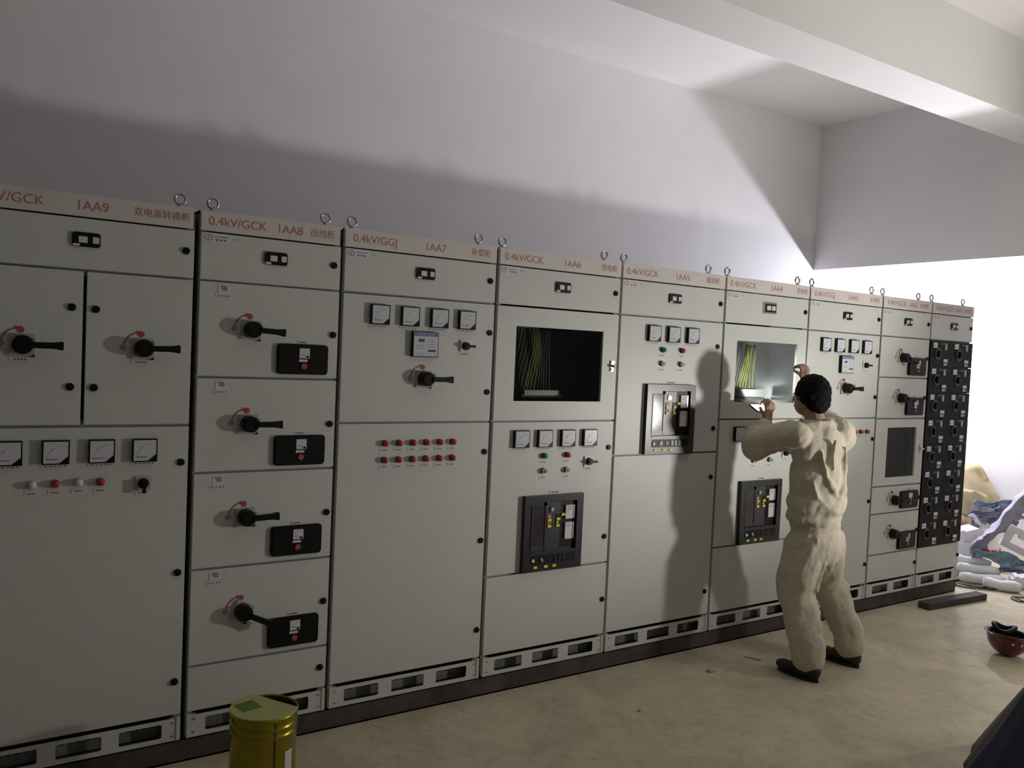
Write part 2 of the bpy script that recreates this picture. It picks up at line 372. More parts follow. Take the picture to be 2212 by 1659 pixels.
def m_controller():
    a = MB(); a.rr(0, 0, .136, .120, .003, 0, -.022, 'matblack'); a.box(-.064, .064, -.0235, -.022, -.056, .056, 'face')
    a.box(-.060, .060, -.0245, -.0235, .040, .053, 'blue'); a.box(-.038, -.008, -.0245, -.0235, .012, .026, 'bluetxt')
    for i in range(9): a.box(-.05+i*.0115, -.044+i*.0115, -.025, -.0245, .044, .049, 'face')
    for i in range(3): a.disc(.020+i*.014, -.029, .0045, -.0235, -.027, 'black', 12)
    for i, z in enumerate((.024, .012, 0, -.012)): a.box(.012, .050, -.0240, -.0235, z-.001, z+.001, 'greytxt')
    for z in (-.005, -.018, -.045): a.box(-.052, -.008, -.0240, -.0235, z-.001, z+.001, 'greytxt')
    return a.mesh('reactive_power_controller')
def m_air_breaker():   # origin at centre, 0.385 x 0.405
    a = MB(); W_, H_ = .385, .405
    L, R, B, T = -W_/2, W_/2, -H_/2, H_/2
    for q in ((L, R, T-.036, T), (L, R, B, B+.105), (L, L+.038, B+.105, T-.036), (R-.042, R, B+.105, T-.036)):
        a.box(q[0], q[1], -.026, 0, q[2], q[3], 'brkgrey')
    a.box(L+.038, R-.042, -.006, 0, B+.105, T-.036, 'brkgrey')
    # clear side cover, middle fascia, right label strips
    a.box(L+.052, L+.140, -.016, -.006, B+.115, T-.056, 'clearcover'); a.box(L+.050, L+.056, -.019, -.006, B+.115, T-.056, 'brkface'); a.box(L+.136, L+.144, -.020, -.006, B+.115, T-.056, 'brkface')
    a.box(L+.052, L+.140, -.018, -.016, B+.115, B+.135, 'brkface')
    a.box(L+.146, L+.236, -.018, -.006, B+.112, T-.040, 'brkface')
    a.disc(L+.178, T-.078, .014, -.018, -.024, 'chrome', 20); a.disc(L+.178, T-.078, .009, -.024, -.027, 'zinc', 16)
    for x, z, c in ((L+.162, T-.114, 'dullred'), (L+.219, T-.114, 'black'), (L+.162, T-.150, 'dullred'), (L+.219, T-.150, 'black')):
        a.box(x-.013, x+.013, -.021, -.018, z-.010, z+.010, c)
    a.prism([(L+.155, T-.120), (L+.169, T-.120), (L+.162, T-.106)], -.0225, -.021, 'sticker')
    a.box(L+.210, L+.222, -.023, -.021, T-.157, T-.143, 'yellow')
    for x, z in ((L+.163, T-.134), (L+.221, T-.132), (L+.163, T-.168), (L+.219, T-.167), (L+.252, T-.110)):
        a.rr(x, z, .023, .013, .003, -.0255, -.018, 'yellow')
    a.box(L+.240, R-.050, -.010, -.006, B+.115, T-.040, 'black')
    a.box(L+.272, L+.322, -.020, -.010, T-.136, T-.062, 'sticker'); a.box(L+.272, L+.322, -.020, -.010, T-.246, T-.156, 'sticker')
    a.box(L+.318, L+.330, -.020, -.010, T-.136, T-.062, 'zinc'); a.box(L+.318, L+.330, -.020, -.010, T-.246, T-.156, 'zinc')
    for z in (T-.072, T-.080, T-.088, T-.168, T-.176): a.box(L+.280, L+.308, -.0206, -.020, z-.0012, z+.0012, 'greytxt')
    a.box(L+.045, R-.052, -.0285, -.026, B+.098, B+.106, 'brkface')
    # bottom row: controls and yellow tabs
    a.box(L+.050, R-.045, -.0275, -.026, B+.040, B+.086, 'black')
    a.disc(L+.062, B+.062, .009, -.0275, -.034, 'sticker', 16); a.disc(L+.118, B+.062, .014, -.0275, -.031, 'brkgrey', 18)
    a.box(-.003, .003, -.034, -.031, -.012, .012, 'sticker', Matrix.Translation((L+.118, 0, B+.062)) @ Matrix.Rotation(math.radians(-35), 4, 'Y'))
    a.disc(L+.168, B+.062, .009, -.0275, -.031, 'brkgrey', 16)
    for i in range(3): a.box(L+.200+i*.028, L+.218+i*.028, -.031, -.0275, B+.048, B+.078, 'brkgrey')
    for x in (.080, .148, .203): a.rr(L+x, B+.024, .024, .013, .003, -.030, -.026, 'yellow')
    a.box(-.02, .05, -.002, 0, T+.002, T+.020, 'sticker'); a.box(-.012, .036, -.0026, -.002, T+.007, T+.014, 'greytxt')
    return a.mesh('air_circuit_breaker')
def m_mccb():   # one drawer front of the tall right cabinet: black with controls. width .29 height .2, origin centre
    a = MB(); W_, H_ = .2975, .1985
    a.rr(0, 0, W_, H_, .004, 0, -.018, 'matblack', seg=2)
    a.box(-.115, -.062, -.0215, -.018, .045, .085, 'sticker'); a.box(-.108, -.07, -.022, -.0215, .06, .064, 'greytxt')
    a.box(-.02, .045, -.021, -.018, .070, .084, 'brkface'); a.box(.045, .075, -.021, -.018, .032, .084, 'gapframe'); a.box(.052, .066, -.022, -.021, .050, .062, 'sticker')
    n = 20   # rotary handle ring with pointer
    ring = [(-.045+.045*math.cos(math.radians(40+280*i/n)), .0+.045*math.sin(math.radians(40+280*i/n))) for i in range(n+1)]
    rin = [(-.045+.030*math.cos(math.radians(40+280*i/n)), .0+.030*math.sin(math.radians(40+280*i/n))) for i in range(n+1)]
    for i in range(n): a.prism([ring[i], ring[i+1], rin[i+1], rin[i]], -.018, -.023, 'brkface')
    a.disc(-.045, 0, .020, -.018, -.028, 'black', 20, .017); a.box(-.051, -.039, -.036, -.026, -.026, .026, 'black')
    a.box(.035, .090, -.0215, -.018, -.062, -.038, 'sticker'); a.disc(.045, -.079, .010, -.018, -.024, 'sticker', 14); a.box(.062, .088, -.021, -.018, -.088, -.068, 'gapframe')
    return a.mesh('drawer_front')
def m_eyebolt():
    a = MB(); a.disc(0, 0, .001, 0, .001, 'zinc', 6)
    a = MB(); a.tube([(0, 0, 0), (0, 0, .016)], .008, 'zinc', 12); a.lathe([(0, .0), (.019, .0), (.019, .006), (0, .006)], 'zinc', 20)
    a.tube([(.021*math.cos(t*PI/12), 0, .034+.021*math.sin(t*PI/12)) for t in range(24)], .0055, 'zinc', 8, closed=True); return a.mesh('eyebolt')
def m_logo():
    a = MB(); a.box(0, .108, -.001, 0, -.02, .02, 'sticker')
    n = 20
    for i in range(n):
        A = 2*PI*i/n; B = 2*PI*(i+1)/n
        a.prism([(.02+.016*math.cos(A), .013*math.sin(A)), (.02+.016*math.cos(B), .013*math.sin(B)), (.02+.0135*math.cos(B), .0105*math.sin(B)), (.02+.0135*math.cos(A), .0105*math.sin(A))], -.001, -.0016, 'dullred')
    a.prism([(.024, .009), (.014, -.001), (.020, -.001), (.015, -.009), (.026, .002), (.020, .002)], -.001, -.0016, 'dullred')
    for i in range(8): a.box(.044+i*.007, .049+i*.007, -.0016, -.001, .004, .007, 'greytxt')
    for i in range(3): a.box(.050+i*.016, .059+i*.016, -.0016, -.001, -.012, -.004, 'greytxt')
    return a.mesh('maker_plate')
def m_ccc():
    a = MB(); a.prism([(.013*math.cos(2*PI*i/20), .009*math.sin(2*PI*i/20)) for i in range(20)], 0, -.001, 'sticker'); a.text('CCC', 0, 0, .010, -.001, 'greytxt', .9); return a.mesh('approval_mark')
def m_doc():
    a = MB(); a.box(-.025, .025, -.0015, 0, -.012, .024, 'sticker'); a.box(-.033, .036, -.0015, 0, -.030, -.014, 'sticker')
    for i, z in enumerate((.018, .011, .004)): a.box(-.016+.004*i, .012, -.002, -.0015, z-.0018, z+.0018, 'bluetxt')
    for i in range(4): a.box(-.026+i*.014, -.018+i*.014, -.002, -.0015, -.024, -.019, 'greytxt')
    return a.mesh('circuit_label')
def m_hasp():
    a = MB(); a.box(-.010, .012, -.006, 0, -.030, .030, 'zinc'); a.box(-.008, .016, -.010, -.006, .014, .028, 'chrome'); a.tube([(.002, -.010, 0), (.002, -.026, 0)], .008, 'chrome', 12)
    a.tube([(.002, -.022, 0), (.016, -.024, .003)], .004, 'chrome', 8); a.box(-.006, .010, -.010, -.006, -.026, -.012, 'chrome'); return a.mesh('door_catch')
CACHE = {}
def g(k, f, *ar):
    key = (k,)+ar
    if key not in CACHE: CACHE[key] = f(*ar)
    return CACHE[key]
def sub(parent, name, me, x, z, y=0, rot=0): return inst(name, me, parent, (x, y, z), (0, rot, 0))

Z0, ZD = .10, .205         # underside of plinth, underside of lowest door
def door(cab, x0, x1, z0, z1, name='door', hole=None, gap=.005):
    a = MB(); X0, X1, A, B = x0+gap, x1-gap, z0+gap, z1-gap
    if hole:
        hx0, hx1, hz0, hz1 = hole
        a.box(X0, hx0, 0, .018, A, B, 'enamel'); a.box(hx1, X1, 0, .018, A, B, 'enamel')
        a.box(hx0, hx1, 0, .018, A, hz0, 'enamel'); a.box(hx0, hx1, 0, .018, hz1, B, 'enamel')
    else:
        b = .0015
        a.prism([(X0+b, A+b), (X1-b, A+b), (X1-b, B-b), (X0+b, B-b)], 0, .003, 'enamel')
        a.box(X0, X1, .0015, .018, A, B, 'enamel')
    return a.build(name, cab)
def plinth(cab, W_, n, inner):
    a = MB(); x = [.045+i*(W_-.09)/n for i in range(n+1)]
    for i in range(n):
        c0, c1 = x[i], x[i+1]; mm = (c1-c0)*.14
        a.holecell(c0, c1, Z0, ZD-.012, c0+mm, c1-mm, Z0+.018, Z0+.076, .008, .001, .004, 'enamel')
    a.box(0.004, .045, .001, .02, Z0, ZD-.012, 'enamel'); a.box(W_-.045, W_-.004, .001, .02, Z0, ZD-.012, 'enamel')
    a.box(.006, .020, -.003, .001, Z0, ZD-.004, 'enamel'); a.box(W_-.020, W_-.006, -.003, .001, Z0, ZD-.004, 'enamel')
    a.box(.02, W_-.02, -.002, .004, Z0, Z0+.006, 'enamel')
    for s in (.034, W_-.034):
        for z in (.12, .175): a.disc(s, z, .004, .001, -.003, 'zinc', 10)
    p = a.build('plinth', cab)
    b = MB(); b.box(.05, W_-.05, .06, .065, Z0+.004, Z0+.055, 'galv')
    b.box(.05, W_-.05, .05, .08, Z0+.055, Z0+.06, 'galv')
    if inner:
        for i in range(int(W_/.03)-4): b.box(.06+i*.03, .078+i*.03, .048, .052, Z0+.050, Z0+.056, 'dark')
    b.build('busbar_rail', p)
def cabinet(x, W_, label, code, num, cn, rails, nslot=3, hasbright=False, gapr=.006, lrx=(.055, .722), txt=(.15, .46, .715), logo=True, dx=None, interior='dark'):
    cab = empty('switchgear_cabinet', (x, 0, 0), label, 'electrical cabinet', 'switchgear cabinets in the row')
    D = .8; t = .006
    a = MB()
    a.box(0.002, .032, .018, D, Z0, 2.30, 'gapframe'); a.box(W_-.032, W_-.002, .018, D, Z0, 2.30, 'gapframe')
    a.box(.032, W_-.032, D-.01, D, Z0, 2.30, interior); a.box(.002, W_-.002, .0, D, 2.288, 2.30, 'header')
    a.box(.032, W_-.032, .10, D-.01, Z0, Z0+.005, interior)
    for z in rails: a.box(.032, W_-.032, .019, .05, z-.02, z+.02, 'gapframe')
    a.build('body', cab)
    a = MB(); a.box(.004, W_-gapr, -.002, .018, 2.217, 2.288, 'header'); h = a.build('header_panel', cab)
    a = MB(); cs = .046
    for tt, tx, sz, sx in ((code, txt[0], .050, 1.02), (num, txt[1], .050, 1.0), (cn, txt[2], .040 if len(cn) < 5 else .037, .95)):
        a = MB(); a.text(tt, tx, 2.257, sz, -.0022, 'redtxt', sx); a.build('header_lettering', h)
    for bx in (max(lrx[0], .029), lrx[1]): inst('lifting_eye', g('eye', m_eyebolt), cab, (bx, .03, 2.30))
    td = door(cab, 0, W_, 2.013, 2.215)
    if logo: sub(td, 'maker_plate', g('logo', m_logo), .014, 2.190 if W_ > .7 else 2.19); sub(td, 'approval_mark', g('ccc', m_ccc), .148, 2.190)
    sub(td, 'indicator_window', g('dispb', m_display_bright) if hasbright else g('disp', m_display), dx or W_*.5+.0, 2.129)
    sub(td, 'lock_knob', g('lock', m_lock), W_-.036 if W_ < .7 else W_-.037, 2.125)
    plinth(cab, W_, nslot, W_ > .7)
    return cab, td
def locks(d, x, zs):
    for z in zs: sub(d, 'lock_knob', g('lock', m_lock), x, z)
def meters(d, xs, z):
    for x in xs: sub(d, 'panel_meter', g('meter', m_meter), x, z)
def lamp(d, x, z, c, lab=True, dz=-.034):
    sub(d, 'indicator_lamp', g('lamp', m_lamp, c), x, z)
    if lab: sub(d, 'name_plate', g('np', m_plate, .048, .016), x, z+dz)
def button(d, x, z, c, lab=True):
    sub(d, 'push_button', g('btn', m_button, c), x, z)
    if lab: sub(d, 'name_plate', g('np', m_plate, .048, .016), x, z-.036)
def handle(d, x, z, ang=0, plate=False):
    sub(d, 'position_markings', g('hm', m_handle_marks), x-.003, z)
    sub(d, 'rotary_handle', g('hl', m_handle), x, z, 0, math.radians(ang))
    if plate: sub(d, 'name_plate', g('np2', m_plate, .075, .016), x, z-.056)
XC = [0, .622, 1.445, 2.257, 3.090, 3.891, 4.710, 5.342, 5.940]

# --- 1AA9 (leftmost)
W9 = .985
c, td = cabinet(-1.0+.0, W9, 'leftmost grey cabinet marked 1AA9 with double upper doors and two rotary handles', '0.4kV/GCK', '1AA9', '双电源转换柜', (2.015, 1.415), 4, lrx=(.06, .927), txt=(.325, .605, .855), dx=.586, logo=False, gapr=.012)
sub(td, 'maker_plate', g('logo', m_logo), .17, 2.19); sub(td, 'approval_mark', g('ccc', m_ccc), .305, 2.19)
dl = door(c, 0, .587, 1.415, 2.015, gap=.006); dr = door(c, .587, W9, 1.415, 2.015, gap=.006)
locks(dl, .543, (1.87, 1.567)); locks(dr, .625, (1.867, 1.565))
handle(dl, .380, 1.722, 0, True); handle(dr, .792, 1.724, -1, True)
dd = door(c, 0, W9, ZD, 1.415)
meters(dd, (.345, .500, .657, .812), 1.318); lamp(dd, .425, 1.196, 'white'); lamp(dd, .502, 1.197, 'red'); lamp(dd, .581, 1.199, 'white'); lamp(dd, .657, 1.197, 'red')
sub(dd, 'selector_switch', g('seld', m_selector, True), .811, 1.185); locks(dd, .952, (1.264, .807, .350))
# --- 1AA8
c, td = cabinet(0, .612, 'grey cabinet marked 1AA8 with four stacked drawers and black breaker covers', '0.4kV/GCK', '1AA8', '出线柜', (2.015, 1.615, 1.215, .808, .400), 2, lrx=(.055, .542), txt=(.152, .372, .520), dx=.315, gapr=.012)
for i, (z0, z1) in enumerate(((1.615, 2.015), (1.215, 1.615), (.808, 1.215), (.400, .808))):
    d = door(c, 0, .612, z0, z1, 'drawer'); zc = z1-.195
    handle(d, .216, zc, (3, 0, -2, 27)[i]); sub(d, 'breaker_cover', g('bc', m_breaker_cover), .446, z1-.314); locks(d, .583, (z1-.200,)); sub(d, 'circuit_label', g('doc', m_doc), .104, z1-.040)
d = door(c, 0, .612, ZD, .400); locks(d, .578, (.303,))
# --- 1AA7
def cap_cab(x, label, num, nl, x0=.235, gg='0.4kV/GGJ'):
    W_ = .812
    c, td = cabinet(x, W_, label, gg, num, '补偿柜', (2.015, 1.418), 3, lrx=(.046, .715), dx=.412)
    d = door(c, 0, W_, 1.418, 2.013); meters(d, (.182, .336, .492, .645), 1.921)
    sub(d, 'power_controller', g('ctl', m_controller), .418, 1.792); sub(d, 'selector_switch', g('sel', m_selector), .645, 1.794)
    handle(d, .420, 1.628, 0); locks(d, .784, (1.866, 1.568))
    d = door(c, 0, W_, ZD, 1.418)
    for z in (1.321, 1.242)[:nl]:
        for k in range(6): lamp(d, x0+k*.0725, z, 'red', dz=-.033)
    locks(d, .784, (1.266, .813, .353)); return c
cap_cab(XC[1], 'grey cabinet marked 1AA7 with two rows of red indicator lamps', '1AA7', 2)
# --- 1AA6
def breaker_door(c, W_, z0, z1, zm, three=False):
    d = door(c, 0, W_, z0, z1); meters(d, (.252, .405, .560) if three else (.178, .327, .478, .628), zm)
    lamp(d, .331, zm-.092, 'green'); lamp(d, .483, zm-.091, 'red'); button(d, .331, zm-.172, 'red'); button(d, .483, zm-.172, 'dullgreen')
    if not three: sub(d, 'selector_switch', g('sel', m_selector), .632, zm-.132)
    sub(d, 'air_circuit_breaker', g('acb', m_air_breaker), .402, z0+.206); return d
def glass_cab(x, W_, label, num, bright):
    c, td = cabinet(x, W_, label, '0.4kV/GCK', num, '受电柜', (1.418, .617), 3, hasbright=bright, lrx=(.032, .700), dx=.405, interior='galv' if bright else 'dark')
    d = door(c, 0, W_, 1.418, 2.013, hole=(.122, .697, 1.523, 1.910))
    a = MB(); a.box(.116, .703, .010, .014, 1.517, 1.916, 'pane'); a.build('viewing_pane', d)
    sub(d, 'door_catch', g('hasp', m_hasp), .764, 1.722)
    for z in (1.885, 1.50): a2 = 0
    # equipment behind the pane
    a = MB(); pm = 'plate' if bright else 'dark'  # plate colour carries the shade: pale behind the torch-lit pane, dark behind the other
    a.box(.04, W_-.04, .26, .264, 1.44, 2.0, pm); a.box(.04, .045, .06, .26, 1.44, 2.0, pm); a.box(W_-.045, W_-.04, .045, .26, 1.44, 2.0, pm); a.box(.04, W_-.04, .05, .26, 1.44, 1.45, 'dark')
    mp = a.build('mounting_plate', c)
    a = MB(); random.seed(11); sh = .20 if bright else .145
    for k in range(9):
        xb = .17+sh+k*.022; xt = .225+sh+k*.013; xx = [xb+(xt-xb)*min(1, t*1.6)+.004*math.sin(6*t+k) for t in (0, .2, .4, .6, .8, 1)]
        a.tube([(xx[i], .20+.01*math.sin(k+i), 1.565+t*.33) for i, t in enumerate((0, .2, .4, .6, .8, 1))], .0042, 'wireY' if k < 4 or (bright and k % 2) else 'wireG', 6)
    a.build('wiring_loom', mp)
    a = MB()
    for k in range(12): a.box(.160+sh+k*.020, .178+sh+k*.020, .17, .235, 1.545 if not bright else 1.55, 1.572 if not bright else 1.60, 'sticker' if bright else 'galv')
    a.box(.15+sh, .42+sh, .18, .24, 1.53, 1.545, 'galv'); a.build('terminal_block', mp)
    a = MB()      # crumpled plastic bag lying inside
    P = []; n = 14
    random.seed(3)
    for i in range(n+1):
        for j in range(5): P.append((.40+.27*i/n, .10+.03*j, 1.452+.045*(.5+.5*math.sin(i*1.1+j*1.7))*math.sin(PI*i/n)+.012*random.random()))
    a.add(P, [(i*5+j, i*5+j+1, (i+1)*5+j+1, (i+1)*5+j) for i in range(n) for j in range(4)], 'bag', True); a.build('plastic_wrapping', mp)
    d = breaker_door(c, W_, .617, 1.418, 1.326); locks(d, .772, (1.268, .766)); d = door(c, 0, W_, ZD, .617); locks(d, .779, (.408,)); return c
glass_cab(XC[2], .806, 'grey cabinet marked 1AA6 with dark viewing window and yellow wires inside', '1AA6', False)
# --- 1AA5
W5 = .826
c, td = cabinet(XC[3], W5, 'grey cabinet marked 1AA5 with three meters above a breaker, no window', '0.4kV/GCK', '1AA5', '联络柜', (2.015, 1.22), 3, lrx=(.022, .700), dx=.408)
d = breaker_door(c, W5, 1.218, 2.013, 1.919, True); locks(d, .782, (1.864, 1.364)); d = door(c, 0, W5, ZD, 1.218); locks(d, .784, (1.064, .353))
# --- 1AA4
glass_cab(XC[4], .795, 'grey cabinet with lit viewing window directly in front of the working person', '1AA4', True)
# --- 1AA3
cap_cab(XC[5], 'grey cabinet with blue-topped controller just right of the person\'s head', '1AA3', 1, .345)
# --- 1AA2
W2 = .626
c, td = cabinet(XC[6], W2, 'narrow grey cabinet with four black breaker covers and a tall dark window', '0.4kV/GCK', '1AA2', '出线柜', (2.015, 1.715, 1.412, .912, .710, .408), 2, lrx=(.0, .484), txt=(.17, .375, .52), dx=.322)
for z0, z1, ang in ((1.715, 2.013, 12), (1.412, 1.715, 4)):
    d = door(c, 0, W2, z0, z1, 'drawer'); handle(d, .262, z1-.150, ang); sub(d, 'breaker_cover', g('bc', m_breaker_cover), .462, z1-.213); locks(d, .596, (z1-.148,))
d = door(c, 0, W2, .912, 1.412, hole=(.152, .522, .975, 1.345)); a = MB(); a.box(.146, .528, .010, .014, .969, 1.351, 'pane'); a.build('viewing_pane', d); sub(d, 'door_catch', g('hasp', m_hasp), .580, 1.18)
a = MB(); a.box(.04, .59, .1, .104, .93, 1.40, 'dark'); a.build('mounting_plate', c)
for z0, z1, zh, zb, ang in ((.710, .912, .806, .800, 0), (.408, .710, .556, .490, 6)):
    d = door(c, 0, W2, z0, z1, 'drawer'); handle(d, .262, zh, ang); sub(d, 'breaker_cover', g('bc', m_breaker_cover), .466, zb); locks(d, .602, (zh,))
d = door(c, 0, W2, ZD, .408); locks(d, .604, (.303,))
# --- 1AA1
W1 = .596
c, td = cabinet(XC[7], W1, 'rightmost cabinet, fronted by eight rows of black drawers with rotary switches', '0.4kV/GCK', '1AA1', '出线柜', (2.015, .41), 2, lrx=(-.012, .473), txt=(.17, .365, .50), dx=.315)
for r in range(8):
    for k in range(2):
        z = 2.008-.0995-r*.1995; o = sub(c, 'drawer', g('mccb', m_mccb), .150+k*.298, z, .012)
d = door(c, 0, W1, ZD, .41); locks(d, .578, (.303,))

# dark steel channel under the row
a = MB(); a.box(-1.0, 5.93, .004, .012, 0, .1, 'channel'); a.box(-1.0, 5.93, .004, .06, .092, .1, 'channel'); a.box(-1.0, 5.93, .004, .06, 0, .008, 'channel')
a.box(-1.0, 5.93, .74, .80, 0, .1, 'channel'); a.box(5.92, 5.93, .004, .80, 0, .1, 'channel')
tag(a.build('base_channel'), 'long dusty dark steel channel carrying the cabinet row', 'steel channel')

# ------------------------------------------------------------------ gold bucket, lower left
bk = empty('paint_bucket', (.198, -.43, 0), 'gold metal bucket with half-open pale lid at bottom left', 'bucket')
prof = [(.118, 0), (.124, .003), (.126, .012), (.124, .018)]
for zc in (.06, .285, .315): prof += [(.124, zc-.010), (.1275, zc-.004), (.1285, zc), (.1275, zc+.004), (.124, zc+.010)]
prof += [(.124, .345), (.128, .349), (.129, .354), (.127, .359), (.123, .360), (.121, .355), (.120, .330), (.118, .02), (0, .012)]
a = MB(); a.lathe(prof, 'gold', 64); a.lathe([(0, 0), (.118, 0)], 'gold', 64); bd = a.build('can', bk)
a = MB(); a.tube([(.1262*math.cos(-1.52), .1262*math.sin(-1.52), z) for z in (.004, .34)], .0022, 'hole', 6); a.build('seam', bd)
a = MB()
A0, n = -1.42, 9
vs = []
for i in range(n+1):
    t = -1.17+i*.034
    for z in (.13, .225): vs.append((.1255*math.cos(t), .1255*math.sin(t), z))
a.add(vs, [(2*i, 2*i+2, 2*i+3, 2*i+1) for i in range(n)], 'sticker'); a.build('paper_label', bk)
# lid: a flat disc cut straight along one chord, standing just over the rim
ang0 = math.radians(52); pts = []
for i in range(49):
    t = math.radians(31+62)+i/48*math.radians(360-124); pts.append((.127*math.cos(t), .127*math.sin(t)))
vs = [(p[0], p[1], .361) for p in pts]+[(p[0], p[1], .366) for p in pts]; n = len(pts)
a = MB(); a.add(vs, [tuple(range(n))[::-1], tuple(range(n, 2*n))]+[(i, (i+1) % n, n+(i+1) % n, n+i) for i in range(n)], 'lid')
ld = a.build('lid', bk)
a = MB(); mm = Matrix.Translation((-.058, .022, .367)) @ Matrix.Rotation(math.radians(12), 4, 'Z'); a.box(-.036, .040, -.038, .040, -.0005, .0008, 'greenlabel', mm); a.build('green_label', ld)

# ------------------------------------------------------------------ organic shapes by voxel union
def evalmesh(o):
    dg = bpy.context.evaluated_depsgraph_get(); dg.update(); me = bpy.data.meshes.new_from_object(o.evaluated_get(dg)); return me
def capsule(a, p, q, r1, r2, mt='skin', n=14, flat=None):
    P, Q = Vector(p), Vector(q); d = (Q-P); L = d.length; d.normalize()
    s = d.orthogonal().normalized()
    if flat is not None:
        fx = Vector(flat[0]); s = (fx-d*fx.dot(d)).normalized()
    t = d.cross(s); ky = flat[1] if flat is not None else 1.0
    rows = []
    for i in range(5): th = PI/2*(1-i/4); rows.append((P-d*r1*math.sin(th), max(r1*math.cos(th), .0004)))
    for i in range(5): th = PI/2*i/4; rows.append((Q+d*r2*math.sin(th), max(r2*math.cos(th), .0004)))
    vs = []
    for c_, r in rows: vs += [tuple(c_+s*r*math.cos(2*PI*k/n)+t*r*ky*math.sin(2*PI*k/n)) for k in range(n)]
    fs = [(i*n+k, i*n+(k+1) % n, (i+1)*n+(k+1) % n, (i+1)*n+k) for i in range(len(rows)-1) for k in range(n)]+[tuple(range(n))[::-1], tuple((len(rows)-1)*n+k for k in range(n))]
    a.add(vs, fs, mt, True)
def ell(a, c, r, mt='skin', rot=None, n=20, k=12):
    vs = []; R = (rot or Euler((0, 0, 0))).to_matrix()
    for i in range(1, k):
        th = PI*i/k; vs += [tuple(Vector(c)+R @ Vector((r[0]*math.sin(th)*math.cos(2*PI*j/n), r[1]*math.sin(th)*math.sin(2*PI*j/n), r[2]*math.cos(th)))) for j in range(n)]
    T = len(vs); vs += [tuple(Vector(c)+R @ Vector((0, 0, r[2]))), tuple(Vector(c)+R @ Vector((0, 0, -r[2])))]
    fs = [(i*n+j, (i+1)*n+j, (i+1)*n+(j+1) % n, i*n+(j+1) % n) for i in range(k-2) for j in range(n)]
    fs += [(T, j, (j+1) % n) for j in range(n)]+[(T+1, (k-2)*n+(j+1) % n, (k-2)*n+j) for j in range(n)]
    a.add(vs, fs, mt, True)
def fuse(a, name, parent, voxel, smooth=6, loc=(0, 0, 0), folds=(), mt=None):
    o = inst('tmp', a.mesh('tmp'))
    md = o.modifiers.new('r', 'REMESH'); md.mode = 'VOXEL'; md.voxel_size = voxel; md.use_smooth_shade = True
    if smooth:
        sm = o.modifiers.new('s', 'SMOOTH'); sm.factor = .5; sm.iterations = smooth
    for k, (size, st, sq) in enumerate(folds):
        tx = bpy.data.textures.new('folds', 'CLOUDS'); tx.noise_scale = size; tx.noise_depth = 1
        dm = o.modifiers.new('d', 'DISPLACE'); dm.texture = tx; dm.strength = st; dm.mid_level = .5
        e = bpy.data.objects.new('tmpe', None); C.objects.link(e); e.scale = sq[:3]; e.rotation_euler = sq[3:]; dm.texture_coords = 'OBJECT'; dm.texture_coords_object = e
    me = evalmesh(o); me.name = name
    me.materials.clear(); me.materials.append(MT[mt or a.mats[0]])
    for p in me.polygons: p.material_index = 0; p.use_smooth = True
    bpy.data.objects.remove(o)
    for e in [x for x in bpy.data.objects if x.name.startswith('tmpe')]: bpy.data.objects.remove(e)
    return inst(name, me, parent, loc)

# ------------------------------------------------------------------ the worker
PX, PY = 3.40, -.53
man = empty('person', (PX, PY, 0), 'person in beige work clothes seen from behind, arms raised at cabinet window', 'person')
def W(p): return (p[0]-PX, p[1]-PY, p[2])
shL, shR = (3.155, -.52, 1.375), (3.545, -.50, 1.385)
elL, wrL = (3.06, -.32, 1.305), (3.235, -.245, 1.425)
elR, wrR = (3.635, -.28, 1.475), (3.595, -.235, 1.655)
hd = (3.328, -.47, 1.600)
neckb, neckt = (3.335, -.53, 1.40), (3.330, -.49, 1.52)
hipL, hipR = (3.29, -.54, .86), (3.46, -.53, .86)
knL, knR = (3.235, -.52, .47), (3.56, -.49, .47)
anL, anR = (3.225, -.64, .085), (3.645, -.61, .085)
def finger(a, pts, r):
    for i in range(len(pts)-1): capsule(a, W(pts[i]), W(pts[i+1]), r*(1-.1*i), r*(1-.1*(i+1)), n=10)
a = MB()
ell(a, W(hd), (.076, .094, .112)); ell(a, W((hd[0]-.005, hd[1]+.03, hd[2]-.055)), (.058, .062, .066))
capsule(a, W(neckb), W(neckt), .060, .054)
ell(a, W((hd[0]-.01, hd[1]+.095, hd[2]-.025)), (.012, .016, .022))      # nose
for s in (-1, 1):
    ell(a, W((hd[0]+s*.076, hd[1]-.005, hd[2]-.018)), (.010, .020, .032))     # ears
    ell(a, W((hd[0]+s*.03-.006, hd[1]+.078, hd[2]+.004)), (.013, .012, .008))   # eyes
ell(a, W((hd[0]-.008, hd[1]+.088, hd[2]-.066)), (.024, .010, .008))      # mouth
ell(a, W((3.36, -.53, 1.24)), (.185, .11, .22)); ell(a, W((3.365, -.53, .98)), (.16, .10, .17))
capsule(a, W(shL), W(shR), .048, .048)
for sh, el, wr in ((shL, elL, wrL), (shR, elR, wrR)): capsule(a, W(sh), W(el), .045, .040); capsule(a, W(el), W(wr), .042, .029)
for hp, kn, an in ((hipL, knL, anL), (hipR, knR, anR)): capsule(a, W(hp), W(kn), .085, .055); capsule(a, W(kn), W(an), .055, .034); capsule(a, W(an), W((an[0]-.01, an[1]+.13, .042)), .034, .022)
